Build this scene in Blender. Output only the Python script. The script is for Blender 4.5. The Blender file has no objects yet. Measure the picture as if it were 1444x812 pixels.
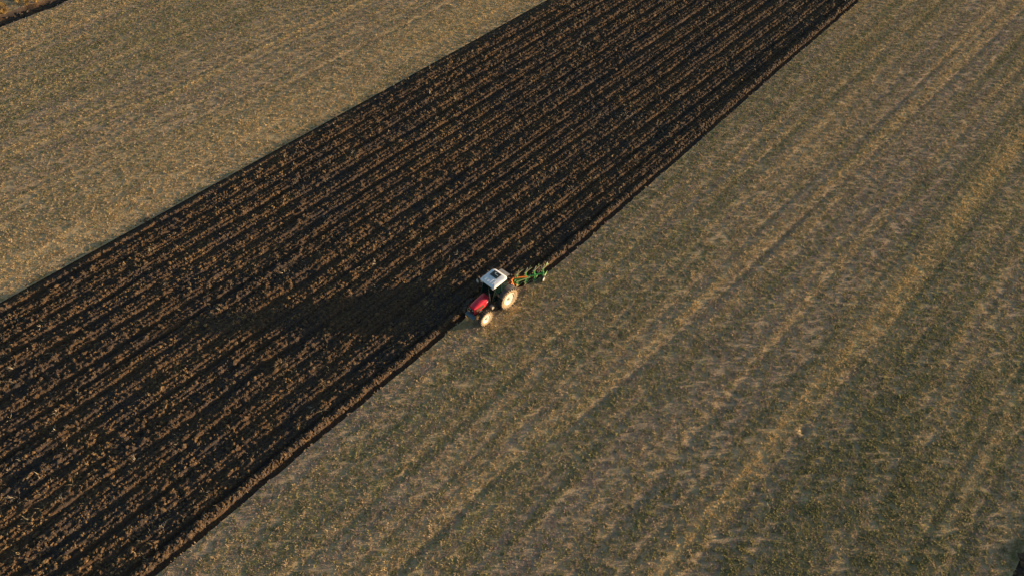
import bpy, bmesh, math, random
import numpy as np
from mathutils import Vector, Matrix
R = math.radians
random.seed(7)
rng = np.random.default_rng(11)
scene = bpy.context.scene
C = scene.collection

# ------------------------------------------------------------------ camera
# World frame: +Y runs along the plough rows, +X across them, Z up, metres.
CAM_H, PITCH, YAW, FPX = 39.0, 50.81, 43.80, 975.0
cam_d = bpy.data.cameras.new('camera')
cam_d.sensor_width = 36.0
cam_d.lens = FPX / 1444 * 36.0
cam_d.clip_end = 6000
cam = bpy.data.objects.new('camera', cam_d)
C.objects.link(cam)
cam.location = (0, 0, CAM_H)
cam.rotation_euler = (R(90 - PITCH), 0, R(YAW))
scene.camera = cam

# ------------------------------------------------------------------ light
SUN_EL, SUN_AZ = 6.3, 40.0      # azimuth clockwise from +Y
w = bpy.data.worlds.new('World')
scene.world = w
w.use_nodes = True
nt = w.node_tree
sky = nt.nodes.new('ShaderNodeTexSky')
sky.sky_type = 'NISHITA'
sky.sun_disc = False
sky.sun_elevation = R(SUN_EL)
sky.sun_rotation = R(SUN_AZ)
sky.dust_density = 0.6
sky.ozone_density = 1.5
bg = nt.nodes['Background']
bg.inputs['Strength'].default_value = 0.11
nt.links.new(sky.outputs[0], bg.inputs['Color'])
sl = bpy.data.lights.new('sun', 'SUN')
sl.energy = 5.0
sl.angle = R(0.9)
sl.color = (1.0, 0.75, 0.48)
so = bpy.data.objects.new('sun', sl)
C.objects.link(so)
sd = Vector((math.sin(R(SUN_AZ)) * math.cos(R(SUN_EL)), math.cos(R(SUN_AZ)) * math.cos(R(SUN_EL)), math.sin(R(SUN_EL))))
so.rotation_euler = sd.to_track_quat('Z', 'Y').to_euler()
scene.view_settings.view_transform = 'Standard'
scene.view_settings.look = 'None'
scene.view_settings.gamma = 1
scene.view_settings.exposure = 1.06

# ------------------------------------------------------------------ helpers
def mat(name, col, rough=0.7, metal=0.0, noise=None, spec=0.5, bump=0.0, coat=0.0):
    """plain paint/metal with dusty procedural variation"""
    m = bpy.data.materials.new(name)
    m.use_nodes = True
    N, L = m.node_tree.nodes, m.node_tree.links
    b = N['Principled BSDF']
    b.inputs['Roughness'].default_value = rough
    b.inputs['Metallic'].default_value = metal
    b.inputs['Specular IOR Level'].default_value = spec
    b.inputs['Coat Weight'].default_value = coat
    b.inputs['Base Color'].default_value = (*col, 1)
    if noise:
        col2, sc, lo, hi = noise
        tc = N.new('ShaderNodeTexCoord')
        nz = N.new('ShaderNodeTexNoise')
        nz.inputs['Scale'].default_value = sc
        nz.inputs['Detail'].default_value = 6
        L.new(tc.outputs['Object'], nz.inputs['Vector'])
        mr = N.new('ShaderNodeMapRange')
        mr.inputs['From Min'].default_value = lo
        mr.inputs['From Max'].default_value = hi
        L.new(nz.outputs['Fac'], mr.inputs['Value'])
        mx = N.new('ShaderNodeMix'); mx.data_type = 'RGBA'
        mx.inputs['A'].default_value = (*col, 1)
        mx.inputs['B'].default_value = (*col2, 1)
        L.new(mr.outputs[0], mx.inputs['Factor'])
        L.new(mx.outputs['Result'], b.inputs['Base Color'])
        if bump:
            bp = N.new('ShaderNodeBump'); bp.inputs['Distance'].default_value = bump
            L.new(nz.outputs['Fac'], bp.inputs['Height'])
            L.new(bp.outputs[0], b.inputs['Normal'])
    return m

# --- numpy value noise
_T = np.random.default_rng(3).random((8, 509, 509)).astype(np.float32)
def vn(x, y, k=0):
    T = _T[k % 8]
    x = np.asarray(x, dtype=np.float64) + 1000.37 + 17.1 * k; y = np.asarray(y, dtype=np.float64) + 1000.71 + 9.7 * k
    xi = np.floor(x).astype(np.int64); yi = np.floor(y).astype(np.int64)
    fx = x - xi; fy = y - yi
    fx = fx * fx * (3 - 2 * fx); fy = fy * fy * (3 - 2 * fy)
    x0 = xi % 509; x1 = (xi + 1) % 509; y0 = yi % 509; y1 = (yi + 1) % 509
    return (T[x0, y0] * (1 - fx) + T[x1, y0] * fx) * (1 - fy) + (T[x0, y1] * (1 - fx) + T[x1, y1] * fx) * fy
def fbm(x, y, k=0, o=4):
    s, a, t = 0, 1.0, 0
    for i in range(o):
        s = s + a * vn(x * 2 ** i, y * 2 ** i, k + i); t += a; a *= 0.5
    return s / t
def sstep(a, b, x):
    t = np.clip((x - a) / (b - a), 0, 1); return t * t * (3 - 2 * t)

# --- projection (only to decide where fine detail is worth scattering)
_p, _y = R(PITCH), R(YAW)
def view_px(n, s):
    rx = n * math.cos(_y) + s * math.sin(_y)
    fy = -n * math.sin(_y) + s * math.cos(_y)
    fw = fy * math.cos(_p) + CAM_H * math.sin(_p)
    up = fy * math.sin(_p) - CAM_H * math.cos(_p)
    return 722 + FPX * rx / fw, 406 - FPX * up / fw
def inview(n, s, m=130):
    x, y = view_px(n, s)
    return (x > -m) & (x < 1444 + m) & (y > -m * .6) & (y < 812 + m)

# --- field edges, measured across (X) at distances along the rows (Y)
_ES = [-200, -12, 0, 5, 15, 18.5, 21, 22.3, 23.8, 25.4, 30, 37.6, 50, 60, 80, 130, 400]
_EN = [-21.9, -21.9, -22.1, -22.28, -22.35, -22.5, -22.5, -22.2, -21.45, -21.1, -21.1, -21.35, -21.75, -22.1, -22.6, -23.0, -23.0]
def edge_r(s): return np.interp(s, _ES, _EN) + 0.07 * (vn(s / 1.3, s * 0, 2) - .5) + 0.05 * (vn(s / .35, s * 0, 3) - .5)
EDGE_L = -47.8
STEP_SHIFT = lambda s: np.interp(s, _ES, _EN)
EDGE_2 = 11.45          # left edge of the next ploughed land on the right
DITCH = (-85.3, -87.7)
HOLE = (-0.96, 27.4)

def h_stubble(n, s):
    h = 0.018 * (fbm(n / 1.1, s / 9, 1, 3) - .5) + 0.034 * (vn(n / .42, s / 40, 3) - .5) + 0.012 * (vn(n / 1.3, s / 25, 6) - .5) + 0.018 * (fbm(n / .36, s / .40, 4, 3) - .5) + 0.03 * (fbm(n / 9, s / 9, 5, 2) - .5)
    d = np.hypot(n - HOLE[0], (s - HOLE[1]) * .8)
    h = h - 0.22 * np.exp(-(d / .22) ** 2) + 0.03 * np.exp(-((d - .4) / .18) ** 2)
    # wheel ruts beside the straw lines
    for poly, dp in RUTS:
        dd = np.abs(n - np.interp(s, poly[0], poly[1]))
        h = h - dp * .65 * (.5 + .8 * vn(s / 5, s * 0 + dp * 90, 2)) * np.exp(-(dd / .24) ** 2)
    return h
S1 = ([-20, 14, 31, 46, 67, 110], [-2.7, -2.35, -1.9, -1.55, -1.3, -1.0])
S2 = ([-20, 12, 18, 24, 32, 46, 56, 91, 130], [-13.9, -13.3, -12.3, -11.8, -11.4, -10.9, -10.4, -9.6, -9.2])
S3 = ([-20, 24, 39, 100], [8.3, 8.1, 7.9, 8.0])
S4 = ([-20, 0, 40, 100], [-17.4, -17.2, -17.0, -16.4])
S5 = ([-20, 0, 40, 100], [-6.4, -6.2, -6.0, -5.6])
L1 = ([-20, 6, 12, 17, 23, 31, 42, 90], [-63.6, -63.2, -62.7, -61.6, -61.6, -62.0, -61.8, -61.6])
L2 = ([-20, 9, 24, 90], [-79.6, -79.7, -80.3, -80.6])
L3 = ([-20, 0, 20, 90], [-51.4, -51.0, -50.4, -49.8])
def off(p, d): return (p[0], [v + d for v in p[1]])
RUTS = [(off(S2, .75), .07), (off(S2, -1.1), .05), (off(S1, 1.2), .05), (off(S1, -1.4), .05), (off(S4, .5), .05), (off(S5, .6), .05), (off(S3, -.7), .05), (off(S3, 1.0), .06),
        (off(L1, -.9), .05), (off(L1, 1.2), .04), (off(L2, 1.0), .04), (off(S2, 2.6), .03), (off(S1, 3.1), .035), (off(L1, 5.4), .05), (off(L1, 7.1), .04)]
STRAW = [(S1, .58, 1.1), (off(S1, -1.0), .3, .4), (S2, .42, .95), (off(S2, -1.7), .28, .5), (S3, .5, .8), (off(S3, 1.8), .3, .4), (S4, .3, .5), (S5, .3, .4), (off(S1, 4.6), .3, .45), (off(S4, 2.1), .25, .4),
         (L1, .5, 1.0), (off(L1, 2.0), .3, .35), (L2, .7, .75), (off(L2, -3.4), .6, .6), (L3, 1.1, .8), (off(L3, 2.4), .5, .6), (off(L1, 6.3), .35, .4), (off(L2, 8.6), .35, .4)]
def f_straw(n, s):
    v = 0.0 * n
    wob = 0.12 * (vn(s / 7, s * 0 + 3, 5) - .5)
    for k, (poly, wd, a) in enumerate(STRAW):
        d = np.abs(n - np.interp(s, poly[0], poly[1]) - wob * (1 if k % 2 else .6))
        wv = wd * .85 * (.75 + .5 * vn(s / 5, s * 0 + k * 5.3, 6))
        v = np.maximum(v, a * (.55 + .5 * vn(s / 4.1, n * .4 + k, 1)) * np.exp(-(d / wv) ** 2))
    b = sstep(.50, .72, fbm(n / .45, s / 20, 2, 2)) * .5 * (.4 + 1.1 * fbm(n / .5, s / .8, 5, 2))
    gold = .62 * np.exp(-((n + 51) / 6.0) ** 2) * (n < -46) * (.6 + .8 * fbm(n / 1.3, s / 6, 1, 2))
    return np.clip(np.maximum(np.maximum(v, b), gold), 0, 1)
def f_green(n, s):
    g = .55 * fbm(n / 3.2, s / 25, 3, 3) + .45 * fbm(n / .55, s / 22, 4, 2)
    g = sstep(.42, .60, g)
    left = (n < -47)
    band = np.exp(-((n + 72) / 6.5) ** 2)
    g = np.where(left, np.clip(g * .35 + band * .8, 0, 1), g)
    rb = sstep(-12, 8, n) * sstep(60, 10, s)
    g = np.where(left, g, np.clip(g * .75 + rb * .35, 0, 1))
    p = fbm(n / .6, s / 2.4, 6, 3)
    return np.clip(g * (.45 + 1.1 * sstep(.30, .70, p)), 0, 1)

def h_plough(n, s, eL, eR):
    """ploughed relief; eL,eR are the land's edges at this s"""
    n = np.asarray(n, float); s = np.asarray(s, float)
    e0 = .22 * (fbm(n / .45, s / .38, 6, 2) - .5)
    wob = .14 * (fbm(s / 11, s * 0, 2, 2) - .5) + .6 * (vn(n / 2.6, s / 150, 1) - .5) + .10 * (vn(s / 1.7, n / 2.5, 6) - .5)
    u = n - np.where(eR < 0, -22.0 - .006 * s, eR) + wob
    wv = .362
    ph = u / wv
    row = np.floor(ph); f = ph - row
    prof = np.sin(np.pi * f) ** .8                       # one slice
    ra = .07 + .08 * vn(row * 3.7, s / 3.5, 4) + .07 * vn(row * 1.9, s / .8, 5) - .02
    k4 = np.mod(row, 4)
    dep = np.where(k4 == 0, -.085, np.where(k4 == 3, .025, np.where(k4 == 1, .0, .035)))
    # blend pass pattern smoothly
    pp = np.mod(u / (4 * wv), 1.0)
    passw = -.165 * np.exp(-(np.minimum(np.abs(pp - .1), 1 - np.abs(pp - .1)) / .13) ** 2) * (.1 + 1.6 * vn(np.floor(u / (4 * wv)) * 5.1, s / 5, 7)) + .035 * np.sin((pp - .35) * 2 * np.pi)
    h = .05 + ra * prof + passw
    b1 = 1 - np.abs(2 * fbm(n / .31, s / .30, 0, 2) - 1)
    b2 = 1 - np.abs(2 * fbm(n / .15, s / .17, 3, 2) - 1)
    lump = .75 * vn(n / .30 + 3, s / .42, 7) + .25 * vn(n / .15, s / .15, 2)
    rough = .35 + 1.2 * fbm(n / 1.6, s / 4, 5, 3)
    h = h + rough * (.13 * (b1 - .78) + .07 * (b2 - .75) + .11 * sstep(.50, .90, lump) - .035)
    # open furrow on the right, first slice leaning over beside it
    d = eR - n
    d = np.where(d > .2, d + e0 * sstep(.2, .4, d), d)
    fur = sstep(.0, .03, d) * sstep(.58, .42, d)
    h = h * sstep(.40, .56, d) + (-.15 + .08 * b2 - .05) * fur * 1.0
    first = np.exp(-((d - .70) / .2) ** 2) * (.0 + .15 * vn(s / .45, s * 0 + 2, 1))
    h = h + first
    # left margin: slice thrown up on the stubble
    dl = n - eL
    ridge = np.exp(-((dl - 1.15) / .3) ** 2) * (.02 + .06 * vn(s / .6, s * 0 + 4, 2))
    h = h * sstep(.6, 1.15, dl) + ridge * sstep(.3, .9, dl) - .07 * sstep(.0, .15, dl) * sstep(1.0, .5, dl)
    return h

# ------------------------------------------------------------------ ground materials
def ground_mat(name, kind):
    m = bpy.data.materials.new(name)
    m.use_nodes = True
    N, L = m.node_tree.nodes, m.node_tree.links
    b = N['Principled BSDF']
    b.inputs['Roughness'].default_value = .95
    b.inputs['Specular IOR Level'].default_value = .15
    tc = N.new('ShaderNodeTexCoord')
    def noise(scale, detail=5, st=(1, 1, 1), rough=.6):
        mp = N.new('ShaderNodeMapping'); mp.inputs['Scale'].default_value = st
        L.new(tc.outputs['Object'], mp.inputs['Vector'])
        z = N.new('ShaderNodeTexNoise'); z.inputs['Scale'].default_value = scale
        z.inputs['Detail'].default_value = detail; z.inputs['Roughness'].default_value = rough
        L.new(mp.outputs[0], z.inputs['Vector']); return z.outputs['Fac']
    def rng_(v, a, b_, lo=0, hi=1):
        r = N.new('ShaderNodeMapRange'); r.inputs['From Min'].default_value = a; r.inputs['From Max'].default_value = b_
        r.inputs['To Min'].default_value = lo; r.inputs['To Max'].default_value = hi
        L.new(v, r.inputs['Value']); return r.outputs[0]
    def mix(a, b_, f, mode='MIX'):
        x = N.new('ShaderNodeMix'); x.data_type = 'RGBA'; x.blend_type = mode
        for i, v in (('A', a), ('B', b_)):
            if isinstance(v, tuple): x.inputs[i].default_value = (*v, 1)
            else: L.new(v, x.inputs[i])
        if isinstance(f, float): x.inputs['Factor'].default_value = f
        else: L.new(f, x.inputs['Factor'])
        return x.outputs['Result']
    def mul(a, b_):
        x = N.new('ShaderNodeMath'); x.operation = 'MULTIPLY'; x.use_clamp = True
        L.new(a, x.inputs[0])
        if isinstance(b_, float): x.inputs[1].default_value = b_
        else: L.new(b_, x.inputs[1])
        return x.outputs[0]
    def attr(nm):
        a = N.new('ShaderNodeAttribute'); a.attribute_name = nm; return a.outputs['Fac']
    if kind == 'soil':
        c = mix((.050, .034, .027), (.158, .088, .037), rng_(noise(7, 6), .35, .68))
        c = mix(c, (.05, .043, .040), rng_(noise(.35, 5), .42, .62, 0, .8))
        c = mix(c, (.17, .115, .07), rng_(noise(16, 3), .60, .75, 0, .8))
        bh = noise(22, 6)
        dist = .05
    else:
        earth = mix((.50, .345, .195), (.385, .27, .175), rng_(noise(1.6, 5, (1, .25, 1)), .38, .62))
        earth = mix(earth, (.46, .35, .19), rng_(noise(6, 5), .5, .75, 0, .8))
        st = mul(attr('straw'), rng_(noise(9, 4), .3, .6, .35, 1))
        c = mix(earth, (.66, .46, .21), st)
        gr = mul(attr('green'), rng_(noise(5, 5), .40, .58))
        c = mix(c, (.35, .285, .115), gr)
        c = mix(c, (.10, .085, .08), rng_(noise(11, 4, (1, .5, 1)), .58, .74, 0, .6))
        c = mix(c, (.52, .42, .28), rng_(noise(13, 3), .66, .76, 0, .6))
        bh = noise(14, 6)
        dist = .04
    L.new(c, b.inputs['Base Color'])
    bp = N.new('ShaderNodeBump'); bp.inputs['Distance'].default_value = dist; bp.inputs['Strength'].default_value = .9
    L.new(bh, bp.inputs['Height']); L.new(bp.outputs[0], b.inputs['Normal'])
    return m
M_soil = ground_mat('ploughed_soil', 'soil')
M_stub = ground_mat('stubble_ground', 'stubble')

def sheet(name, X, Y, Z, m, smooth=True, attrs=None):
    """grid mesh from 2-D arrays"""
    r, c = X.shape
    me = bpy.data.meshes.new(name)
    co = np.stack([X, Y, Z], -1).reshape(-1, 3).astype(np.float32)
    me.vertices.add(r * c); me.vertices.foreach_set('co', co.ravel())
    i = np.arange(r * c).reshape(r, c)
    q = np.stack([i[:-1, :-1], i[1:, :-1], i[1:, 1:], i[:-1, 1:]], -1).reshape(-1, 4)
    # orient up
    a = co[q[0]]; nrm = np.cross(a[1] - a[0], a[2] - a[0])
    if nrm[2] < 0: q = q[:, ::-1]
    me.loops.add(q.size); me.loops.foreach_set('vertex_index', q.ravel().astype(np.int32))
    me.polygons.add(len(q))
    me.polygons.foreach_set('loop_start', (np.arange(len(q)) * 4).astype(np.int32))
    me.polygons.foreach_set('loop_total', np.full(len(q), 4, np.int32))
    me.update(calc_edges=True)
    me.polygons.foreach_set('use_smooth', np.full(len(q), smooth))
    for k, v in (attrs or {}).items():
        at = me.attributes.new(k, 'FLOAT', 'POINT'); at.data.foreach_set('value', v.ravel().astype(np.float32))
    me.materials.append(m)
    o = bpy.data.objects.new(name, me); C.objects.link(o)
    o['kind'] = 'structure'
    return o

# --- ploughed land
def ploughed(name, s0, s1, ds, tcols, eLf, eRf):
    s = np.arange(s0, s1 + ds / 2, ds)
    eR = eRf(s); eL = eLf(s)
    t = tcols                                            # 0..1 across
    S = np.repeat(s[:, None], len(t) + 2, 1)
    body = eL[:, None] + (eR - .02 - eL)[:, None] * t[None, :]
    Nn = np.concatenate([body, eR[:, None], eR[:, None] + .06], 1)
    Z = h_plough(Nn, S, eL[:, None], eR[:, None])
    Z[:, -2] = -.015; Z[:, -1] = -.02
    Z[:, 0] = -.06
    return sheet(name, Nn, S, Z, M_soil)
nc = int((EDGE_L * -1 - 22) / .078)
eLf = lambda s: EDGE_L + .25 * (vn(s / .9, s * 0 + 1, 6) - .5) + .12 * (vn(s / .3, s * 0, 1) - .5)
ploughed('ploughed_field', -20, 88, .078, np.linspace(0, 1, nc), eLf, edge_r)
ploughed('ploughed_field', 88, 300, .5, np.linspace(0, 1, 70), eLf, edge_r)
ploughed('ploughed_field', -200, -20, .5, np.linspace(0, 1, 70), eLf, edge_r)
e2 = lambda s: EDGE_2 - .1 + .3 * (vn(s / 1.1, s * 0 + 8, 6) - .5)
eE = lambda s: s * 0 + 34.0
ploughed('ploughed_field', -6, 62, .13, np.linspace(0, 1, 170), e2, eE)
ploughed('ploughed_field', 62, 300, .6, np.linspace(0, 1, 50), e2, eE)
ploughed('ploughed_field', -200, -6, .6, np.linspace(0, 1, 50), e2, eE)

# --- stubble fields
def stubble(name, s0, s1, ds, lf, rf, nx):
    s = np.arange(s0, s1 + ds / 2, ds)
    t = np.linspace(0, 1, nx)
    a = lf(s); b = rf(s)
    Nn = a[:, None] + (b - a)[:, None] * t[None, :]
    S = np.repeat(s[:, None], nx, 1)
    Z = h_stubble(Nn, S)
    ed = np.minimum(np.abs(Nn - a[:, None]), np.abs(Nn - b[:, None]))
    Z = Z * sstep(0, .2, ed)
    return sheet(name, Nn, S, Z, M_stub, True, {'straw': f_straw(Nn, S), 'green': f_green(Nn, S)})
stubble('stubble_field', -18, 108, .15, edge_r, lambda s: s * 0 + EDGE_2 + .12, 225)
stubble('stubble_field', 108, 300, 1.0, edge_r, lambda s: s * 0 + EDGE_2 + .12, 40)
stubble('stubble_field', -200, -18, 1.0, edge_r, lambda s: s * 0 + EDGE_2 + .12, 40)
dl0 = lambda s: s * 0 + DITCH[0] + .5 * (vn(s / 1.5, s * 0 + 6, 4) - .5)
stubble('stubble_field', -12, 70, .17, dl0, lambda s: s * 0 + EDGE_L + .3, 225)
stubble('stubble_field', 70, 300, 1.0, dl0, lambda s: s * 0 + EDGE_L + .3, 40)
stubble('stubble_field', -200, -12, 1.0, dl0, lambda s: s * 0 + EDGE_L + .3, 40)
stubble('stubble_field', -200, 300, 1.5, lambda s: s * 0 + 34, lambda s: s * 0 + 120, 50)
def far_edge(s): return s * 0 + DITCH[1] + .6 * (vn(s / 1.2, s * 0 + 7, 3) - .5)
stubble('stubble_field', -12, 70, .3, lambda s: s * 0 - 112, far_edge, 90)
stubble('stubble_field', -200, 300, 1.5, lambda s: s * 0 - 200, lambda s: s * 0 - 112, 50)
stubble('stubble_field', 70, 300, 1.0, lambda s: s * 0 - 112, far_edge, 30)
stubble('stubble_field', -200, -12, 1.0, lambda s: s * 0 - 112, far_edge, 30)
# the open furrow between the two lands, top left
for (a_, b_, d_) in ((-12, 70, .12), (70, 300, .8), (-200, -12, .8)):
    s = np.arange(a_, b_ + d_ / 2, d_); t = np.linspace(0, 1, 34)
    l = far_edge(s) - .05; r_ = dl0(s) + .05
    Nn = l[:, None] + (r_ - l)[:, None] * t[None, :]; S = np.repeat(s[:, None], 34, 1)
    Z = -.42 * np.sin(np.pi * t)[None, :] ** .55 + (.30 * (fbm(Nn / .5, S / .45, 2, 3) - .42)) * np.sin(np.pi * t)[None, :]
    Z[:, 0] = -.03; Z[:, -1] = -.03
    sheet('open_furrow', Nn, S, Z, M_soil)
# ground out to the horizon, a frame round the fields
me = bpy.data.meshes.new('ground')
bm = bmesh.new()
I = [(-200, -200), (120, -200), (120, 300), (-200, 300)]
O = [(-3500, -3500), (3500, -3500), (3500, 3500), (-3500, 3500)]
vi = [bm.verts.new((x, y, -.02)) for x, y in I]; vo = [bm.verts.new((x, y, -.02)) for x, y in O]
for k in range(4): bm.faces.new((vo[k], vo[(k + 1) % 4], vi[(k + 1) % 4], vi[k]))
bm.to_mesh(me); bm.free(); me.materials.append(M_stub)
g = bpy.data.objects.new('ground', me); C.objects.link(g); g['kind'] = 'structure'

# ------------------------------------------------------------------ scatter
def leaf_mat(name, ramp, transl=.25):
    m = bpy.data.materials.new(name); m.use_nodes = True
    N, L = m.node_tree.nodes, m.node_tree.links
    b = N['Principled BSDF']; b.inputs['Roughness'].default_value = .8; b.inputs['Specular IOR Level'].default_value = .2
    a = N.new('ShaderNodeAttribute'); a.attribute_type = 'INSTANCER'; a.attribute_name = 'tint'
    cr = N.new('ShaderNodeValToRGB'); e = cr.color_ramp.elements
    while len(e) > 1: e.remove(e[0])
    e[0].position = ramp[0][0]; e[0].color = (*ramp[0][1], 1)
    for p, c in ramp[1:]:
        x = e.new(p); x.color = (*c, 1)
    L.new(a.outputs['Fac'], cr.inputs[0])
    if transl:
        L.new(cr.outputs[0], b.inputs['Base Color'])
        tr = N.new('ShaderNodeBsdfTranslucent'); L.new(cr.outputs[0], tr.inputs['Color'])
        mx = N.new('ShaderNodeMixShader'); mx.inputs[0].default_value = transl
        L.new(b.outputs[0], mx.inputs[1]); L.new(tr.outputs[0], mx.inputs[2])
        L.new(mx.outputs[0], N['Material Output'].inputs['Surface'])
    else:
        tc = N.new('ShaderNodeTexCoord'); z = N.new('ShaderNodeTexNoise'); z.inputs['Scale'].default_value = 3.2; z.inputs['Detail'].default_value = 5
        L.new(tc.outputs['Object'], z.inputs['Vector'])
        mr = N.new('ShaderNodeMapRange'); mr.inputs['From Min'].default_value = .3; mr.inputs['From Max'].default_value = .7
        mr.inputs['To Min'].default_value = .6; mr.inputs['To Max'].default_value = 1.35; L.new(z.outputs['Fac'], mr.inputs[0])
        x = N.new('ShaderNodeMix'); x.data_type = 'RGBA'; x.blend_type = 'MULTIPLY'; x.inputs['Factor'].default_value = 1
        L.new(cr.outputs[0], x.inputs['A']); L.new(mr.outputs[0], x.inputs['B']); L.new(x.outputs['Result'], b.inputs['Base Color'])
    return m

def proto_collection(name, meshes):
    col = bpy.data.collections.new(name)                # not linked to the scene: only a source of shapes
    for me in meshes:
        col.objects.link(bpy.data.objects.new(name + '_shape', me))
    return col
def clod_mesh(seed, m, squash=.72, rough=.34):
    r = np.random.default_rng(seed)
    bm = bmesh.new(); bmesh.ops.create_icosphere(bm, subdivisions=2, radius=1)
    off_ = r.random(3) * 40; st = np.array([.8 + .5 * r.random(), .8 + .5 * r.random(), squash])
    for v in bm.verts:
        p = np.array(v.co)
        a = fbm(p[0] * 1.3 + off_[0] + p[2] * 1.7, p[1] * 1.3 + off_[1] - p[2] * 1.1, seed, 3)
        rad = 1 + rough * 3 * (float(a) - .5) + (r.random() - .5) * .42
        v.co = Vector(p * rad * st)
    me = bpy.data.meshes.new('clod'); bm.to_mesh(me); bm.free(); me.materials.append(m); return me
def tuft_mesh(seed, m, nb, rad, hgt, wid, splay):
    r = random.Random(seed); V, F = [], []
    for i in range(nb):
        a = r.random() * 6.283; d = r.random() ** .6 * rad
        bx, by = d * math.cos(a), d * math.sin(a)
        dirx, diry = math.cos(a + r.uniform(-.9, .9)), math.sin(a + r.uniform(-.9, .9))
        h = hgt * r.uniform(.45, 1.1); sp = splay * r.uniform(.3, 1.2) * h; ww = wid * r.uniform(.6, 1.3)
        px, py = -diry, dirx
        k = len(V)
        V += [(bx - px * ww * .5, by - py * ww * .5, -.02), (bx + px * ww * .5, by + py * ww * .5, -.02),
              (bx + dirx * sp * .5 - px * ww * .6, by + diry * sp * .5 - py * ww * .6, h * .7),
              (bx + dirx * sp * .5 + px * ww * .6, by + diry * sp * .5 + py * ww * .6, h * .7),
              (bx + dirx * sp * 1.3, by + diry * sp * 1.3, h * r.uniform(.75, 1.05))]
        F += [(k, k + 1, k + 3, k + 2), (k + 2, k + 3, k + 4)]
    me = bpy.data.meshes.new('tuft'); me.from_pydata(V, [], F); me.materials.append(m); return me

def scatter(name, label, cat, col, P, rot, scl, tint, nvar):
    me = bpy.data.meshes.new(name)
    n = len(P)
    me.vertices.add(n); me.vertices.foreach_set('co', P.astype(np.float32).ravel())
    for nm, ty, v, key in (('rot', 'FLOAT_VECTOR', rot, 'vector'), ('scl', 'FLOAT_VECTOR', scl, 'vector'), ('tint', 'FLOAT', tint, 'value'), ('var', 'INT', rng.integers(0, nvar, n), 'value')):
        at = me.attributes.new(nm, ty, 'POINT')
        at.data.foreach_set(key, np.asarray(v).astype(np.int32 if ty == 'INT' else np.float32).ravel())
    o = bpy.data.objects.new(name, me); C.objects.link(o)
    ng = bpy.data.node_groups.new(name, 'GeometryNodeTree')
    ng.interface.new_socket('Geometry', in_out='INPUT', socket_type='NodeSocketGeometry')
    ng.interface.new_socket('Geometry', in_out='OUTPUT', socket_type='NodeSocketGeometry')
    N, L = ng.nodes, ng.links
    gi, go = N.new('NodeGroupInput'), N.new('NodeGroupOutput')
    ip = N.new('GeometryNodeInstanceOnPoints')
    ci = N.new('GeometryNodeCollectionInfo'); ci.inputs['Collection'].default_value = col
    ci.inputs['Separate Children'].default_value = True; ci.inputs['Reset Children'].default_value = True
    ip.inputs['Pick Instance'].default_value = True
    def na(nm, ty):
        a = N.new('GeometryNodeInputNamedAttribute'); a.data_type = ty; a.inputs['Name'].default_value = nm; return a.outputs['Attribute']
    e2r = N.new('FunctionNodeEulerToRotation')
    L.new(na('rot', 'FLOAT_VECTOR'), e2r.inputs[0]); L.new(e2r.outputs[0], ip.inputs['Rotation'])
    L.new(na('scl', 'FLOAT_VECTOR'), ip.inputs['Scale']); L.new(na('var', 'INT'), ip.inputs['Instance Index'])
    L.new(gi.outputs[0], ip.inputs['Points']); L.new(ci.outputs[0], ip.inputs['Instance']); L.new(ip.outputs[0], go.inputs[0])
    mod = o.modifiers.new('scatter', 'NODES'); mod.node_group = ng
    o['kind'] = 'stuff'; o['label'] = label; o['category'] = cat
    return o

def rand_pts(n0, n1, s0, s1, dens, m=110):
    k = int((n1 - n0) * (s1 - s0) * dens)
    n = rng.uniform(n0, n1, k); s = rng.uniform(s0, s1, k)
    ok = inview(n, s, m); return n[ok], s[ok]

# soil clods on the ploughed land
M_clod = leaf_mat('soil_clod', [(0, (.055, .040, .030)), (.4, (.09, .058, .034)), (.75, (.150, .087, .037)), (1, (.215, .133, .058))], 0)
clods = proto_collection('clods', [clod_mesh(i, M_clod) for i in range(9)])
def clod_points(n, s, eL, eR, lo, hi, pw):
    z = h_plough(n, s, eL, eR); zl = h_plough(n + .25, s + .2, eL, eR)
    k = len(n)
    size = lo + (hi - lo) * rng.random(k) ** pw
    d = eR - n
    ok = ((d > .48) | (rng.random(k) < .12)) & (z > -.03 - .09 * rng.random(k))
    n, s, z, size = n[ok], s[ok], z[ok], size[ok]
    P = np.stack([n, s, z + size * .12], 1)
    rot = np.stack([rng.uniform(-.7, .7, len(n)), rng.uniform(-.7, .7, len(n)), rng.uniform(0, 6.28, len(n))], 1)
    scl = size[:, None] * rng.uniform(.7, 1.3, (len(n), 3)) * np.array([1, 1.1, 1])
    tint = np.clip(-.05 + .5 * fbm(n / 5, s / 9, 1, 3) + .8 * fbm(n / 1.2, s / 2.5, 4, 2) * rng.uniform(.3, 1.4, len(n)), 0, 1)
    return P, rot, scl, tint
parts = []
n, s = rand_pts(EDGE_L, -20.9, -16, 88, 5); e = edge_r(s); ok = n < e - .05
parts.append(clod_points(n[ok], s[ok], eLf(s[ok]), e[ok], .045, .13, 2.2))
n, s = rand_pts(EDGE_L, -20.9, -16, 88, 44); e = edge_r(s); ok = n < e - .05
parts.append(clod_points(n[ok], s[ok], eLf(s[ok]), e[ok], .025, .07, 1.5))
s = rng.uniform(-16, 88, 9000); d_ = rng.uniform(.42, .98, 9000); e = edge_r(s); n = e - d_   # crumbs along the last furrow slice
z = h_plough(n, s, eLf(s), e); sz = rng.uniform(.03, .14, 9000) * (1 - .5 * (d_ < .5)); ok = inview(n, s)
parts.append((np.stack([n, s, z], 1)[ok], rng.uniform(-1.5, 1.5, (ok.sum(), 3)), (sz[:, None] * rng.uniform(.6, 1.3, (9000, 3)))[ok], rng.uniform(0, .55, ok.sum())))
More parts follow.
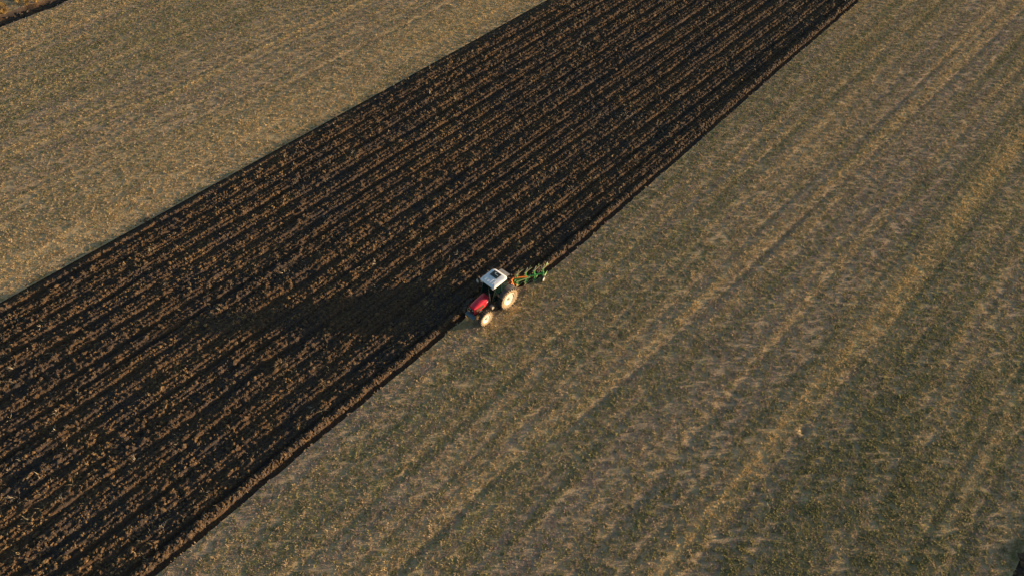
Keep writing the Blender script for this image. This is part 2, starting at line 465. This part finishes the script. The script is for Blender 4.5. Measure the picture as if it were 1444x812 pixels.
P, rot, scl, tint = [np.concatenate([p[i] for p in parts]) for i in range(4)]
scatter('soil_clods', 'dark brown crumbly clods of turned earth covering the ploughed strip', 'soil', clods, P, rot, scl, tint, 9)
n, s = rand_pts(EDGE_2, 20, -2, 45, 22)
P, rot, scl, tint = clod_points(n, s, e2(s), eE(s), .05, .22, 1.8)
scatter('soil_clods', 'dark clods of earth at the bottom right corner, edge of the next ploughed land', 'soil', clods, P, rot, scl, tint, 9)
n, s = rand_pts(DITCH[1], DITCH[0], -5, 60, 6)
P = np.stack([n, s, -.42 + 0 * n], 1); k = len(n)
scatter('soil_clods', 'dark clods lying in the open furrow at the top left', 'soil', clods, P, rng.uniform(0, 6, (k, 3)), rng.uniform(.06, .26, (k, 1)) * np.ones((1, 3)), rng.random(k) * .35, 9)
# bits of straw turned up with the soil
M_straw = leaf_mat('straw', [(0, (.16, .12, .07)), (.5, (.30, .22, .12)), (1, (.48, .40, .28))], .15)
wisps = proto_collection('wisps', [tuft_mesh(60 + i, M_straw, 6, .10, .12, .018, 1.9) for i in range(6)])
n, s = rand_pts(EDGE_L, -20.9, -16, 88, 1.6); e = edge_r(s); ok = (n < e - .7) & (fbm(n / 3, s / 6, 6, 2) > .45); n, s = n[ok], s[ok]
P = np.stack([n, s, h_plough(n, s, eLf(s), edge_r(s)) + .03], 1); k = len(n)
scatter('straw_residue', 'pale straw ends sticking out of the ploughed earth', 'straw', wisps, P, np.stack([rng.uniform(-.8, .8, k), rng.uniform(-.8, .8, k), rng.uniform(0, 6.28, k)], 1), rng.uniform(.6, 1.5, (k, 1)) * np.ones((1, 3)), rng.random(k), 6)

# stubble and weeds
M_tuft = leaf_mat('dry_stubble', [(0, (.36, .265, .22)), (.35, (.48, .345, .21)), (.7, (.57, .415, .21)), (1, (.66, .46, .20))], .3)
M_weed = leaf_mat('green_weed', [(0, (.20, .19, .085)), (.5, (.335, .29, .115)), (1, (.46, .37, .16))], .35)
stubs = proto_collection('stubs', [tuft_mesh(i, M_tuft, 15, .13, .052, .022, 1.6) for i in range(8)])
weeds = proto_collection('weeds', [tuft_mesh(30 + i, M_weed, 13, .085, .046, .034, 1.7) for i in range(8)])
def field_pts(dens_r, dens_l):
    n1, s1 = rand_pts(-22.6, EDGE_2 - .05, -18, 105, dens_r)
    n2, s2 = rand_pts(-112, EDGE_L + .2, -10, 70, dens_l)
    n = np.concatenate([n1, n2]); s = np.concatenate([s1, s2])
    ok = (n < EDGE_L + 2) | (n > edge_r(s) + .05)
    ok &= ~((n < DITCH[0] + .1) & (n > DITCH[1] - .1))
    # the tractor's left wheels have flattened a track
    ok &= ~((n > -21.45) & (n < -20.9) & (s > 19.6) & (s < 23) & (rng.random(len(n)) < .7))
    ok &= np.hypot(n - HOLE[0], s - HOLE[1]) > .3
    return n[ok], s[ok]
n, s = field_pts(30, 22)
st = f_straw(n, s); keep = rng.random(len(n)) < .50 + .35 * fbm(n / .8, s / 1.2, 2, 2) + .5 * st
n, s, st = n[keep], s[keep], st[keep]; k = len(n)
P = np.stack([n, s, h_stubble(n, s)], 1)
tint = np.clip(-.05 + .5 * fbm(n / .8, s / 12, 1, 2) * rng.uniform(.3, 1.5, k) + .85 * st, 0, 1)
sc = rng.uniform(.6, 1.25, (k, 1)) * (1 + .25 * st[:, None])
scatter('dry_stubble', 'short dry stubble and straw standing over the unploughed land', 'stubble', stubs, P, np.stack([rng.uniform(-.2, .2, k), rng.uniform(-.2, .2, k), rng.uniform(0, 6.28, k)], 1), sc * np.array([[1, 1, 1.]]), tint, 8)
n, s = field_pts(34, 24)
gr = f_green(n, s); keep = rng.random(len(n)) < (.34 + .56 * gr) * (1 - .8 * sstep(.3, .7, f_straw(n, s)))
n, s, gr = n[keep], s[keep], gr[keep]; k = len(n)
P = np.stack([n, s, h_stubble(n, s)], 1)
lush_dim = sstep(-14, 4, n) * sstep(62, 15, s) * (.6 + .7 * sstep(.35, .65, fbm(n / .8, s / 12, 2, 2)))  # taller weeds lower right; their darker tint also paints in vignetting
tint = np.clip(rng.uniform(0, .8, k) + .5 * (fbm(n / 1.2, s / 9, 0, 2) - .35) - .18 * lush_dim, 0, 1)
scatter('green_weeds', 'low yellowish green weeds growing through the stubble', 'weeds', weeds, P, np.stack([rng.uniform(-.2, .2, k), rng.uniform(-.2, .2, k), rng.uniform(0, 6.28, k)], 1), rng.uniform(.55, 1.35, (k, 1)) * (1 + lush_dim[:, None] * np.array([[.15, .15, .9]])), tint, 8)
# golden grass fringe beyond the open furrow
M_gold = leaf_mat('golden_grass', [(0, (.24, .15, .07)), (1, (.44, .28, .08))], .25)
golds = proto_collection('golds', [tuft_mesh(80 + i, M_gold, 26, .2, .32, .04, .9) for i in range(5)])
n, s = rand_pts(-94, DITCH[1], 0, 45, 2.4); ok = (fbm(n / 1.2, s / 2.0, 3, 3) > .53) | ((n > -89.6) & (rng.random(len(n)) < .6)); n, s = n[ok], s[ok]; k = len(n)
scatter('golden_grass', 'golden grass tufts beyond the open furrow at the top left', 'grass', golds, np.stack([n, s, 0 * n], 1), np.stack([0 * n, 0 * n, rng.uniform(0, 6.28, k)], 1), rng.uniform(.6, 1.4, (k, 1)) * np.ones((1, 3)), rng.random(k), 5)

# ------------------------------------------------------------------ mesh building for things
class MB:
    def __init__(s): s.bm = bmesh.new()
    def box(s, c, d, rot=None, bev=0.0, taper=None):
        r = bmesh.ops.create_cube(s.bm, size=1); vs = r['verts']
        for v in vs:
            v.co = Vector((v.co.x * d[0], v.co.y * d[1], v.co.z * d[2]))
            if taper and v.co.z > 0: v.co.x *= taper[0]; v.co.y *= taper[1]
        if bev:
            es = list({e for v in vs for e in v.link_edges})
            g = bmesh.ops.bevel(s.bm, geom=vs + es, offset=bev, segments=2, affect='EDGES', profile=.6)
            vs = list({v for f in g['faces'] for v in f.verts} | {v for v in vs if v.is_valid})
        M = Matrix.Translation(c) @ (rot.to_4x4() if rot else Matrix())
        bmesh.ops.transform(s.bm, matrix=M, verts=vs); return s
    def bar(s, a, b, wd, ht=None, bev=.0):
        a, b = Vector(a), Vector(b); d = b - a; ht = ht or wd
        q = d.to_track_quat('Y', 'Z').to_matrix()
        return s.box((a + b) / 2, (wd, d.length, ht), q, bev)
    def tube(s, pts, rad, seg=10, cap=True):
        pts = [Vector(p) for p in pts]; rads = rad if isinstance(rad, (list, tuple)) else [rad] * len(pts)
        rings = []
        for i, p in enumerate(pts):
            t = (pts[min(i + 1, len(pts) - 1)] - pts[max(i - 1, 0)]).normalized()
            u = t.orthogonal().normalized() if abs(t.z) > .95 else t.cross(Vector((0, 0, 1))).normalized(); v = t.cross(u)
            rings.append([s.bm.verts.new(p + (u * math.cos(6.28318 * k / seg) + v * math.sin(6.28318 * k / seg)) * rads[i]) for k in range(seg)])
        for a, b in zip(rings, rings[1:]):
            for k in range(seg): s.bm.faces.new((a[k], a[(k + 1) % seg], b[(k + 1) % seg], b[k]))
        if cap: s.bm.faces.new(rings[0][::-1]); s.bm.faces.new(rings[-1])
        return s
    def lathe_x(s, prof, c, seg=40):
        """profile [(x, r)] turned round the X axis through c"""
        rings = []
        for x, r in prof:
            rings.append([s.bm.verts.new((c[0] + x, c[1] + r * math.cos(6.28318 * k / seg), c[2] + r * math.sin(6.28318 * k / seg))) for k in range(seg)])
        for a, b in zip(rings, rings[1:]):
            for k in range(seg): s.bm.faces.new((a[k], a[(k + 1) % seg], b[(k + 1) % seg], b[k]))
        return s
    def loft(s, secs, close=True, caps=True):
        rings = [[s.bm.verts.new(p) for p in sec] for sec in secs]; n = len(rings[0])
        for a, b in zip(rings, rings[1:]):
            for k in range(n if close else n - 1): s.bm.faces.new((a[k], a[(k + 1) % n], b[(k + 1) % n], b[k]))
        if caps: s.bm.faces.new(rings[0][::-1]); s.bm.faces.new(rings[-1])
        return s
    def plate(s, pts, th):
        """flat polygon thickened along its normal"""
        pts = [Vector(p) for p in pts]; nrm = (pts[1] - pts[0]).cross(pts[2] - pts[0]).normalized() * th
        return s.loft([[p for p in pts], [p + nrm for p in pts]])
    def build(s, name, m, parent=None, smooth=False):
        bmesh.ops.recalc_face_normals(s.bm, faces=s.bm.faces)
        me = bpy.data.meshes.new(name); s.bm.to_mesh(me); s.bm.free(); me.materials.append(m)
        if smooth:
            me.polygons.foreach_set('use_smooth', [True] * len(me.polygons))
            try: me.set_sharp_from_angle(angle=R(38))
            except Exception: pass
        o = bpy.data.objects.new(name, me); C.objects.link(o)
        if parent: o.parent = parent
        return o
def empty(name, loc, label, cat):
    o = bpy.data.objects.new(name, None); C.objects.link(o); o.location = loc; o.empty_display_size = .3
    o['label'] = label; o['category'] = cat; return o

M_red = mat('red_paint', (.64, .018, .04), .36, 0, ((.40, .10, .07), 5, .5, .85), coat=.4)
M_white = mat('white_paint', (.80, .80, .80), .38, 0, ((.60, .57, .52), 4, .5, .85), coat=.2)
M_black = mat('black_plastic', (.022, .023, .024), .55, 0, ((.07, .06, .05), 6, .5, .8))
M_frame = mat('dark_cab_frame', (.02, .028, .026), .4, 0, ((.06, .055, .05), 6, .5, .8))
M_iron = mat('cast_iron', (.045, .043, .042), .65, .2, ((.12, .09, .065), 7, .42, .7))
M_blue = mat('blue_grey_weight', (.10, .17, .22), .55, 0, ((.14, .12, .10), 8, .45, .75))
M_fend = mat('dusty_fender', (.055, .055, .06), .6, 0, ((.16, .13, .11), 5, .35, .65))
M_tyre = mat('muddy_rubber', (.36, .26, .15), .95, 0, ((.10, .075, .055), 9, .5, .72), bump=.02)
M_tyred = mat('dark_rubber', (.035, .033, .032), .85, 0, ((.17, .12, .08), 6, .45, .7), bump=.02)
M_rim = mat('cream_rim', (.78, .74, .63), .5, 0, ((.50, .38, .24), 7, .48, .72))
M_hub = mat('hub_grey', (.38, .37, .35), .5, .2, ((.30, .22, .14), 9, .45, .7))
M_tank = mat('pale_step', (.48, .42, .33), .6, 0, ((.25, .19, .13), 9, .45, .7))
M_vent = mat('side_grille', (.16, .085, .04), .6, 0, ((.05, .035, .025), 60, .45, .55))
M_green = mat('green_paint', (.03, .21, .05), .42, 0, ((.10, .13, .06), 9, .48, .72))
M_lgreen = mat('worn_green', (.20, .33, .13), .45, 0, ((.36, .36, .20), 9, .48, .66))
M_orange = mat('orange_paint', (.80, .22, .03), .45, 0, ((.42, .13, .04), 9, .5, .75))
M_steel = mat('polished_share', (.55, .47, .27), .35, .55, ((.35, .26, .13), 12, .45, .7))
M_lens = mat('lamp_lens', (.55, .55, .52), .15)
M_seat = mat('seat_fabric', (.04, .04, .045), .8)
def glass_mat():
    m = bpy.data.materials.new('tinted_glass'); m.use_nodes = True
    N, L = m.node_tree.nodes, m.node_tree.links
    b = N['Principled BSDF']; b.inputs['Base Color'].default_value = (.006, .022, .018, 1); b.inputs['Roughness'].default_value = .06
    t = N.new('ShaderNodeBsdfTransparent'); t.inputs[0].default_value = (.28, .42, .36, 1)
    mx = N.new('ShaderNodeMixShader'); mx.inputs[0].default_value = .55
    L.new(t.outputs[0], mx.inputs[1]); L.new(b.outputs[0], mx.inputs[2]); L.new(mx.outputs[0], N['Material Output'].inputs['Surface'])
    return m
M_glass = glass_mat()
M_skyrefl = mat('sky_reflection_grey', (.30, .275, .25), .35, 0, ((.22, .20, .18), 5, .4, .7))  # opaque grey paints the sky's reflection on the open rear window

# ------------------------------------------------------------------ tractor (local: front = -Y, left side = +X, origin under the rear axle)
TR = empty('tractor', (-21.90, 21.62, -.06), 'red tractor with white cab roof and cream wheels driving along the furrow', 'tractor')
TR.rotation_euler = (0, R(-3.6), 0)

def wheel(parent, x, y, r, wd, rr, side, lugs):
    hub = MB()
    e = bpy.data.objects.new('wheel', None); C.objects.link(e); e.parent = parent; e.location = (x, y, r); e.empty_display_size = .2
    h = wd / 2; th = r - rr
    prof = [(-h * .80, rr), (-h * .98, rr + th * .28), (-h, rr + th * .6), (-h * .88, r - .05), (-h * .45, r - .02), (0, r - .012), (h * .45, r - .02), (h * .88, r - .05), (h, rr + th * .6), (h * .98, rr + th * .28), (h * .80, rr)]
    t = MB().lathe_x(prof, (0, 0, 0), 44)
    for k in range(lugs):                      # chevron lugs, left and right half a step apart
        for sg in (-1, 1):
            a = 6.28318 * (k + (.5 if sg > 0 else 0)) / lugs
            q = Matrix.Rotation(a, 3, 'X')
            c = q @ Vector((sg * h * .50, -sg * 0 + .0, r - .004))
            rot = q @ Matrix.Rotation(sg * R(40), 3, 'Z')
            t.box(c, (h * 1.12, .055, .07), rot)
            c2 = q @ Vector((sg * h * .97, .075, r - .075))
            t.box(c2, (.05, .065, .15), q @ Matrix.Rotation(sg * R(18), 3, 'Y'))
    ty = t.build('tyre', M_tyred, e, True)
    ty.data.materials.append(M_tyre)               # dried mud on the outer sidewall
    for p_ in ty.data.polygons:
        if side > 0 and p_.center.x > h * .80: p_.material_index = 1
    o = side
    rim = MB().lathe_x([(o * h * .80, rr), (o * h * .84, rr - .03), (o * h * .66, rr - .05), (o * h * .56, rr * .80), (o * h * .46, rr * .60), (o * h * .48, rr * .36), (o * h * .54, rr * .34), (o * h * .54, .0001)], (0, 0, 0), 36)
    rim.lathe_x([(-o * h * .80, rr), (-o * h * .6, rr - .05), (o * h * .1, rr - .08)], (0, 0, 0), 36)
    rm = rim.build('rim', M_rim, e, True)
    hb = MB().lathe_x([(o * h * .50, rr * .26), (o * h * .66, rr * .23), (o * h * .72, rr * .14), (o * h * .72, .0001)], (0, 0, 0), 20)
    for k in range(8):
        a = 6.28318 * k / 8
        hb.box((o * h * .50, rr * .46 * math.cos(a) * .7, rr * .46 * math.sin(a) * .7), (.05, .035, .035))
    hb.build('hub', M_hub, e, True)
    return e
RR, RF = .84, .60
wheel(TR, .80, 0, RR, .42, .50, 1, 22)
wheel(TR, -.80, 0, RR, .42, .53, -1, 22)
wheel(TR, .79, -2.20, RF, .27, .355, 1, 18)
wheel(TR, -.79, -2.20, RF, .27, .38, -1, 18)

# chassis
c = MB()
c.box((0, -1.90, .80), (.34, 1.5, .42), bev=.03)           # engine block and sump
c.box((0, -1.0, .78), (.40, .9, .46), bev=.04)             # clutch housing
c.box((0, -.15, .84), (.50, 1.0, .56), bev=.05)            # gearbox
c.tube([(-.62, 0, RR), (-.3, 0, RR), (.3, 0, RR), (.62, 0, RR)], [.12, .17, .17, .12], 14)
c.build('chassis', M_iron, TR, True)
a = MB()
a.bar((-.66, -2.2, .60), (.66, -2.2, .60), .16, .14, .02); a.box((0, -2.2, .66), (.22, .26, .22), bev=.03)
for sg in (-1, 1): a.box((sg * .60, -2.2, .60), (.12, .2, .24), bev=.02)
a.tube([(-.58, -1.98, .62), (0, -1.98, .64), (.58, -1.98, .62)], .022, 8)
a.build('front_axle', M_iron, TR, True)

# hood: lofted sections front to back (y, half width bottom, half width shoulder, z bottom, z shoulder, z top)
def hood_sec(y, wb, ws, zb, zs, zt):
    p = [(-wb, y, zb), (-wb - .005, y, (zb + zs) / 2), (-ws, y, zs), (-ws * .84, y, zs + (zt - zs) * .62), (-ws * .45, y, zt - .008), (0, y, zt)]
    return p + [(-x, yy, z) for x, yy, z in reversed(p[:-1])]
hd = MB().loft([hood_sec(-2.68, .20, .17, .92, 1.36, 1.42), hood_sec(-2.64, .24, .24, .90, 1.44, 1.52), hood_sec(-2.45, .27, .285, .94, 1.48, 1.58), hood_sec(-2.0, .295, .32, 1.0, 1.52, 1.63), hood_sec(-1.5, .30, .335, 1.02, 1.54, 1.65), hood_sec(-1.24, .31, .33, 1.04, 1.52, 1.62)])
hd.build('hood', M_red, TR, True)
g = MB(); g.box((0, -2.685, 1.18), (.40, .03, .38), bev=.01)
for k in range(7): g.box((0, -2.705, 1.02 + .05 * k), (.36, .02, .014))
g.build('front_grille', M_black, TR)
for sg in (-1, 1):
    h = MB(); h.box((sg * .125, -2.72, 1.30), (.09, .03, .06), bev=.008); h.build('headlight', M_lens, TR)
    v = MB(); v.box((sg * .310, -2.18, 1.25), (.022, .72, .27), bev=.008)
    for k in range(9): v.box((sg * .322, -2.46 + .07 * k, 1.25), (.014, .018, .24))
    v.build('side_grille', M_vent, TR)
    # white emblem patch at the rear of the side panel
    b = MB(); b.plate([(sg * .332, -1.60, 1.30), (sg * .332, -1.42, 1.33), (sg * .332, -1.36, 1.46), (sg * .332, -1.50, 1.42)], .008 * sg)
    b.build('emblem', M_white, TR)
    s_ = MB(); s_.box((sg * .29, -1.42, 1.0), (.05, .30, .34), bev=.01); s_.build('engine_side_panel', M_black, TR)
# front weights
fw = MB(); fw.box((0, -2.66, .80), (.30, .30, .16), bev=.02); fw.build('weight_bracket', M_iron, TR, True)
for k in range(7):
    x = -.345 + .115 * k
    q = MB(); q.box((x, -2.86, .78), (.105, .24, .24), bev=.02); q.box((x, -2.78, .92), (.05, .08, .06), bev=.01)
    q.build('front_weight', M_blue, TR, True)
# exhaust on the left in front of the cab pillar
ex = MB(); ex.tube([(.40, -1.34, 1.20), (.40, -1.34, 1.45), (.40, -1.34, 2.15)], [.035, .055, .05], 12); ex.tube([(.40, -1.34, 2.15), (.40, -1.34, 2.55), (.40, -1.28, 2.62)], .028, 10)
ex.build('exhaust_pipe', M_black, TR, True)
# cab
cf = MB()
zf, zr = 1.08, 2.50
for sg in (-1, 1):
    cf.bar((sg * .46, -1.22, zf), (sg * .60, -.86, zr), .055, .06, .008)      # A pillar
    cf.bar((sg * .66, -.42, zf - .1), (sg * .63, -.34, zr), .05, .06, .008)    # B pillar
    cf.bar((sg * .60, .36, 1.45), (sg * .58, .20, zr), .055, .06, .008)        # C pillar
    cf.bar((sg * .46, -1.22, zf), (sg * .64, -.42, .98), .06, .07, .008)
    cf.bar((sg * .64, -.42, .98), (sg * .60, .36, 1.45), .06, .07, .008)
    cf.bar((sg * .60, -.86, zr), (sg * .58, .22, zr), .06, .06, .008)
cf.bar((-.60, -.86, zr), (.60, -.86, zr), .06, .06, .008); cf.bar((-.58, .22, zr), (.58, .22, zr), .06, .06, .008)
cf.bar((-.46, -1.22, zf), (.46, -1.22, zf), .06, .10, .008); cf.bar((-.60, .36, 1.45), (.60, .36, 1.45), .06, .07, .008)
cf.build('cab_frame', M_frame, TR)
cl = MB(); cl.box((0, -.62, .98), (.98, 1.1, .10), bev=.02); cl.box((0, -1.16, 1.30), (.74, .12, .46), bev=.03); cl.box((0, .16, 1.2), (1.1, .36, .40), bev=.03)
cl.build('cab_floor', M_black, TR)
ws = MB(); ws.loft([[(-.44, -1.225, 1.60), (.44, -1.225, 1.60), (.44, -1.21, 1.60), (-.44, -1.21, 1.60)], [(-.57, -.875, 2.48), (.57, -.875, 2.48), (.57, -.86, 2.48), (-.57, -.86, 2.48)]])
ws.build('windshield', M_glass, TR)
for sg in (-1, 1):
    dr = MB(); dr.plate([(sg * .50, -1.17, 1.12), (sg * .655, -.44, 1.0), (sg * .63, -.36, 2.47), (sg * .605, -.83, 2.47)], .012)
    d_ = dr.build('door', M_glass, TR)
    hh = MB(); hh.box((sg * .665, -.56, 1.42), (.03, .12, .03), bev=.006); hh.build('handle', M_black, d_)
    qw = MB(); qw.plate([(sg * .65, -.36, 1.06), (sg * .61, .30, 1.50), (sg * .59, .18, 2.46), (sg * .63, -.30, 2.47)], .012); qw.build('side_window', M_glass, TR)
rw = MB(); rw.plate([(-.40, .26, 2.46), (.40, .26, 2.46), (.42, .74, 2.36), (-.42, .74, 2.36)], .014)
rwo = rw.build('rear_window', M_skyrefl, TR); rwo['label'] = 'rear window propped open, sky reflection painted in grey'
for sg in (-1, 1):
    st_ = MB(); st_.tube([(sg * .40, .28, 2.05), (sg * .40, .62, 2.37)], .012, 6); st_.build('window_strut', M_black, TR)
# roof: rounded slab, front edge sharper, dark hatch
def roof_ring(z, x0, yf, yr, cr_f, cr_r):
    pts = []
    for (cx, cy, r0, a0) in ((x0 - cr_r, yr - cr_r, cr_r, 0), (-x0 + cr_r, yr - cr_r, cr_r, 90), (-x0 + cr_f, yf + cr_f, cr_f, 180), (x0 - cr_f, yf + cr_f, cr_f, 270)):
        for k in range(5):
            a_ = R(a0 + 90 * k / 4); pts.append((cx + r0 * math.cos(a_), cy + r0 * math.sin(a_), z))
    return pts
rf = MB().loft([roof_ring(2.50, .63, -1.02, .20, .05, .16), roof_ring(2.53, .68, -1.10, .29, .07, .22), roof_ring(2.60, .69, -1.11, .30, .07, .23), roof_ring(2.665, .655, -1.05, .25, .07, .22), roof_ring(2.70, .56, -.94, .14, .06, .2), roof_ring(2.71, .3, -.7, -.1, .05, .1)])
rf_o = rf.build('roof', M_white, TR, True)
for k in range(4):                                      # pressed ribs
    r_ = MB(); r_.box((-.33 + .22 * k, -.76, 2.705), (.10, .42, .018), Matrix.Rotation(R(2.0), 3, 'X'), bev=.01); r_.build('roof_rib', M_white, rf_o)
ht = MB(); ht.box((-.07, -.16, 2.722), (.66, .50, .05), bev=.015)
ht.build('roof_hatch', M_frame, rf_o)
hh = MB(); hh.box((.0, -.16, 2.752), (.26, .05, .02), bev=.006); hh.box((-.16, -.06, 2.752), (.10, .08, .015), bev=.005); hh.build('hatch_reflection', M_lens, rf_o)  # pale pads imitate a bright reflection in the hatch
for sg in (-1, 1):
    wl = MB(); wl.box((sg * .50, -1.09, 2.46), (.16, .06, .09), bev=.01); wl.build('work_light', M_lens, TR)
    # mirrors on arms
    y_ = -1.02
    mr = MB(); mr.tube([(sg * .60, y_, 2.34), (sg * .84, y_ - .04, 2.32), (sg * .96, y_ - .06, 2.28)], .014, 6); mo = mr.build('mirror', M_black, TR, True)
    ml = MB(); ml.box((sg * .98, y_ - .06, 2.16), (.17, .04, .26), bev=.012); ml.build('mirror_head', M_lens if sg < 0 else M_black, mo)
    # rear fender: arched strip over the wheel
    f = MB(); secs = []
    for k in range(13):
        a_ = R(-8 + 176 * k / 12); yy = .96 * math.cos(a_); zz = RR + .94 * math.sin(a_)
        yi = .925 * math.cos(a_); zi = RR + .905 * math.sin(a_)
        secs.append([(sg * .56, yy, zz), (sg * 1.00, yy, zz), (sg * 1.00, yi, zi), (sg * .56, yi, zi)])
    f.loft(secs[3:11]); 
    # inner skirt
    V = [(sg * .57, 0.90 * math.cos(R(-8 + 176 * k / 12)), RR + .90 * math.sin(R(-8 + 176 * k / 12))) for k in range(1, 12)] + [(sg * .57, -.72, .72), (sg * .57, .72, .72)]
    V = V[:-2] + [(sg * .57, -.70, .80), (sg * .57, .70, .80)]
    f.plate(V, .02)
    f.build('fender', M_fend, TR)
    tl = MB(); tl.box((sg * .86, .80, 1.62), (.20, .05, .09), bev=.01); tl.build('tail_light', M_orange, TR)
    # steps
    sp = MB()
    for k in range(3): sp.box((sg * (.74 - .03 * k), -.92, .42 + .24 * k), (.24, .30, .03), bev=.006)
    for yy in (-1.06, -.78): sp.bar((sg * .72, yy, .40), (sg * .58, yy, 1.0), .03, .03)
    sp.build('step', M_iron, TR)
tk = MB(); tk.box((.50, -1.28, .74), (.26, .22, .32), bev=.03); tk.build('tool_box', M_tank, TR, True)
tk = MB(); tk.box((-.50, -1.1, .74), (.26, .5, .34), bev=.04); tk.build('fuel_tank', M_black, TR, True)
se = MB(); se.box((0, -.20, 1.34), (.46, .46, .12), bev=.04); se.box((0, .05, 1.62), (.44, .10, .52), bev=.04); se.box((0, -.20, 1.16), (.3, .3, .26)); se.build('seat', M_seat, TR, True)
sw = MB(); pts = [(.19 * math.cos(a), -.74 + .16 * math.sin(a), 1.62 - .08 * math.sin(a)) for a in np.linspace(0, 2 * math.pi, 19)]
sw.tube(pts, .014, 6, False); sw.tube([(0, -.74, 1.62), (0, -1.08, 1.3)], .025, 8); sw.bar((-.18, -.74, 1.62), (.18, -.74, 1.62), .02, .02); sw.build('steering_wheel', M_black, TR, True)
# three-point linkage
lk = MB()
for sg in (-1, 1):
    lk.bar((sg * .24, .25, .55), (sg * .38, 1.28, .36), .05, .06); lk.bar((sg * .24, .30, 1.12), (sg * .36, .72, 1.10), .05, .05); lk.bar((sg * .36, .72, 1.10), (sg * .35, .74, .54), .03, .03)
lk.bar((0, .35, 1.05), (-.1, 1.26, .92), .04, .04)
lk.build('linkage', M_iron, TR)

# ------------------------------------------------------------------ reversible plough (own axes: +Y back, +X towards the unploughed land)
PL = empty('plough', (-22.05, 22.92, -.27), 'green reversible plough with orange headstock and upturned shares mounted behind the red tractor', 'plough')
hs = MB(); hs.box((0, 0, .80), (.12, .12, .86), bev=.015); hs.bar((-.42, -.02, .55), (.42, -.02, .55), .09, .09, .01); hs.bar((-.4, -.02, .55), (0, 0, 1.2), .06, .06); hs.bar((.4, -.02, .55), (0, 0, 1.2), .06, .06)
hs.bar((0, 0, 1.2), (0, .22, 1.25), .11, .11, .01)
hs.build('headstock', M_orange, PL)
ob = MB(); ob.bar((0, .18, 1.24), (.62, 1.06, 1.12), .085, .085, .012); ob.build('turnover_bar', M_orange, PL)
cy = MB(); cy.tube([(-.02, .12, 1.02), (.20, .55, 1.08)], .045, 10); cy.tube([(.20, .55, 1.08), (.38, .86, 1.08)], .022, 8); cy.build('ram', M_iron, PL, True)
B0, B1 = Vector((.02, .25, .98)), Vector((1.12, 2.22, .98))
bmn = MB(); bmn.bar(B0, B1, .10, .10, .015); bmn.box((.06, .22, 1.0), (.26, .22, .22), bev=.02); bmn.build('beam', M_green, PL)
br = MB(); br.bar((.26, .22, .98), (.66, 1.25, .98), .06, .07, .008); br.build('brace', M_lgreen, PL)
def body(parent, p, up):
    """leg, mouldboard and share; up=+1 turned up, -1 working in the soil"""
    z0 = p.z
    def T(x, y, z): return (p.x + x, p.y + y, z0 + up * z)
    L_ = MB(); L_.loft([[T(-.03, -.06, .04), T(.03, -.06, .04), T(.03, .06, .04), T(-.03, .06, .04)], [T(-.03, -.16, .34), T(.03, -.16, .34), T(.03, -.04, .34), T(-.03, -.04, .34)], [T(-.03, -.12, .60), T(.03, -.12, .60), T(.03, .08, .60), T(-.03, .08, .60)]])
    lo = L_.build('leg', M_green, parent)
    mb = MB(); rows = []
    for i in range(8):                                   # curved mouldboard sweeping back and outward
        t = i / 7; row = []
        for j in range(5):
            v = j / 4
            y = -.18 + .80 * t
            x = .04 - .34 * t ** 1.5 * (.45 + .55 * (1 - v)) - .05 * v
            z = .66 - .25 * v * (1 - .15 * t) - .10 * t * (1 - v) - .10 * t * t * v
            row.append(T(x + .10 * (1 - v) * t, y, z))
        rows.append(row)
    top = rows; bk = [[(x + .014, y, z) for x, y, z in r__] for r__ in rows]
    bm = mb.bm
    VA = [[bm.verts.new(q) for q in r__] for r__ in top]; VB = [[bm.verts.new(q) for q in r__] for r__ in bk]
    for A in (VA, VB):
        for i in range(7):
            for j in range(4): bm.faces.new((A[i][j], A[i + 1][j], A[i + 1][j + 1], A[i][j + 1]))
    for i in range(7):
        bm.faces.new((VA[i][0], VB[i][0], VB[i + 1][0], VA[i + 1][0])); bm.faces.new((VA[i][4], VB[i][4], VB[i + 1][4], VA[i + 1][4]))
    for j in range(4):
        bm.faces.new((VA[0][j], VB[0][j], VB[0][j + 1], VA[0][j + 1])); bm.faces.new((VA[7][j], VB[7][j], VB[7][j + 1], VA[7][j + 1]))
    mo = mb.build('mouldboard', M_lgreen, parent, True)
    sh = MB(); sh.loft([[T(.05, -.34, .70), T(.05, -.30, .68), T(.03, -.30, .70)], [T(.07, -.12, .72), T(.05, -.10, .60), T(-.02, -.1, .68)], [T(-.10, .22, .73), T(-.06, .24, .62), T(-.14, .24, .68)]]); sh.build('share', M_steel, mo)
    ls = MB(); ls.bar(T(.07, -.15, .68), T(.07, .50, .68), .02, .09); ls.build('landside', M_steel, parent)
    sk = MB(); sk.plate([T(.0, -.28, .36), T(-.02, -.16, .30), T(-.09, -.06, .44), T(-.03, -.16, .50)], .012); sk.build('skimmer', M_steel, parent)
for i in range(4):
    p = B0.lerp(B1, .13 + .29 * i)
    for up in (1, -1):
        e = bpy.data.objects.new('plough_body', None); C.objects.link(e); e.parent = PL; e.empty_display_size = .1
        body(e, Vector((p.x, p.y, p.z)), up)
dwm = MB(); dwm.lathe_x([(-.06, .14), (-.075, .24), (-.03, .27), (.03, .27), (.075, .24), (.06, .14)], (1.24, 2.12, .50), 24)
dw = dwm.build('depth_wheel', M_tyred, PL, True)
dr_ = MB(); dr_.lathe_x([(.06, .15), (.02, .13), (.02, .0001)], (1.24, 2.12, .50), 20); dr_.lathe_x([(-.06, .15), (-.02, .13), (-.02, .0001)], (1.24, 2.12, .50), 20); dr_.build('rim', M_rim, dw, True)
dm = MB(); dm.bar((1.12, 2.10, .50), (1.08, 2.06, .98), .05, .05); dm.build('wheel_arm', M_green, PL)
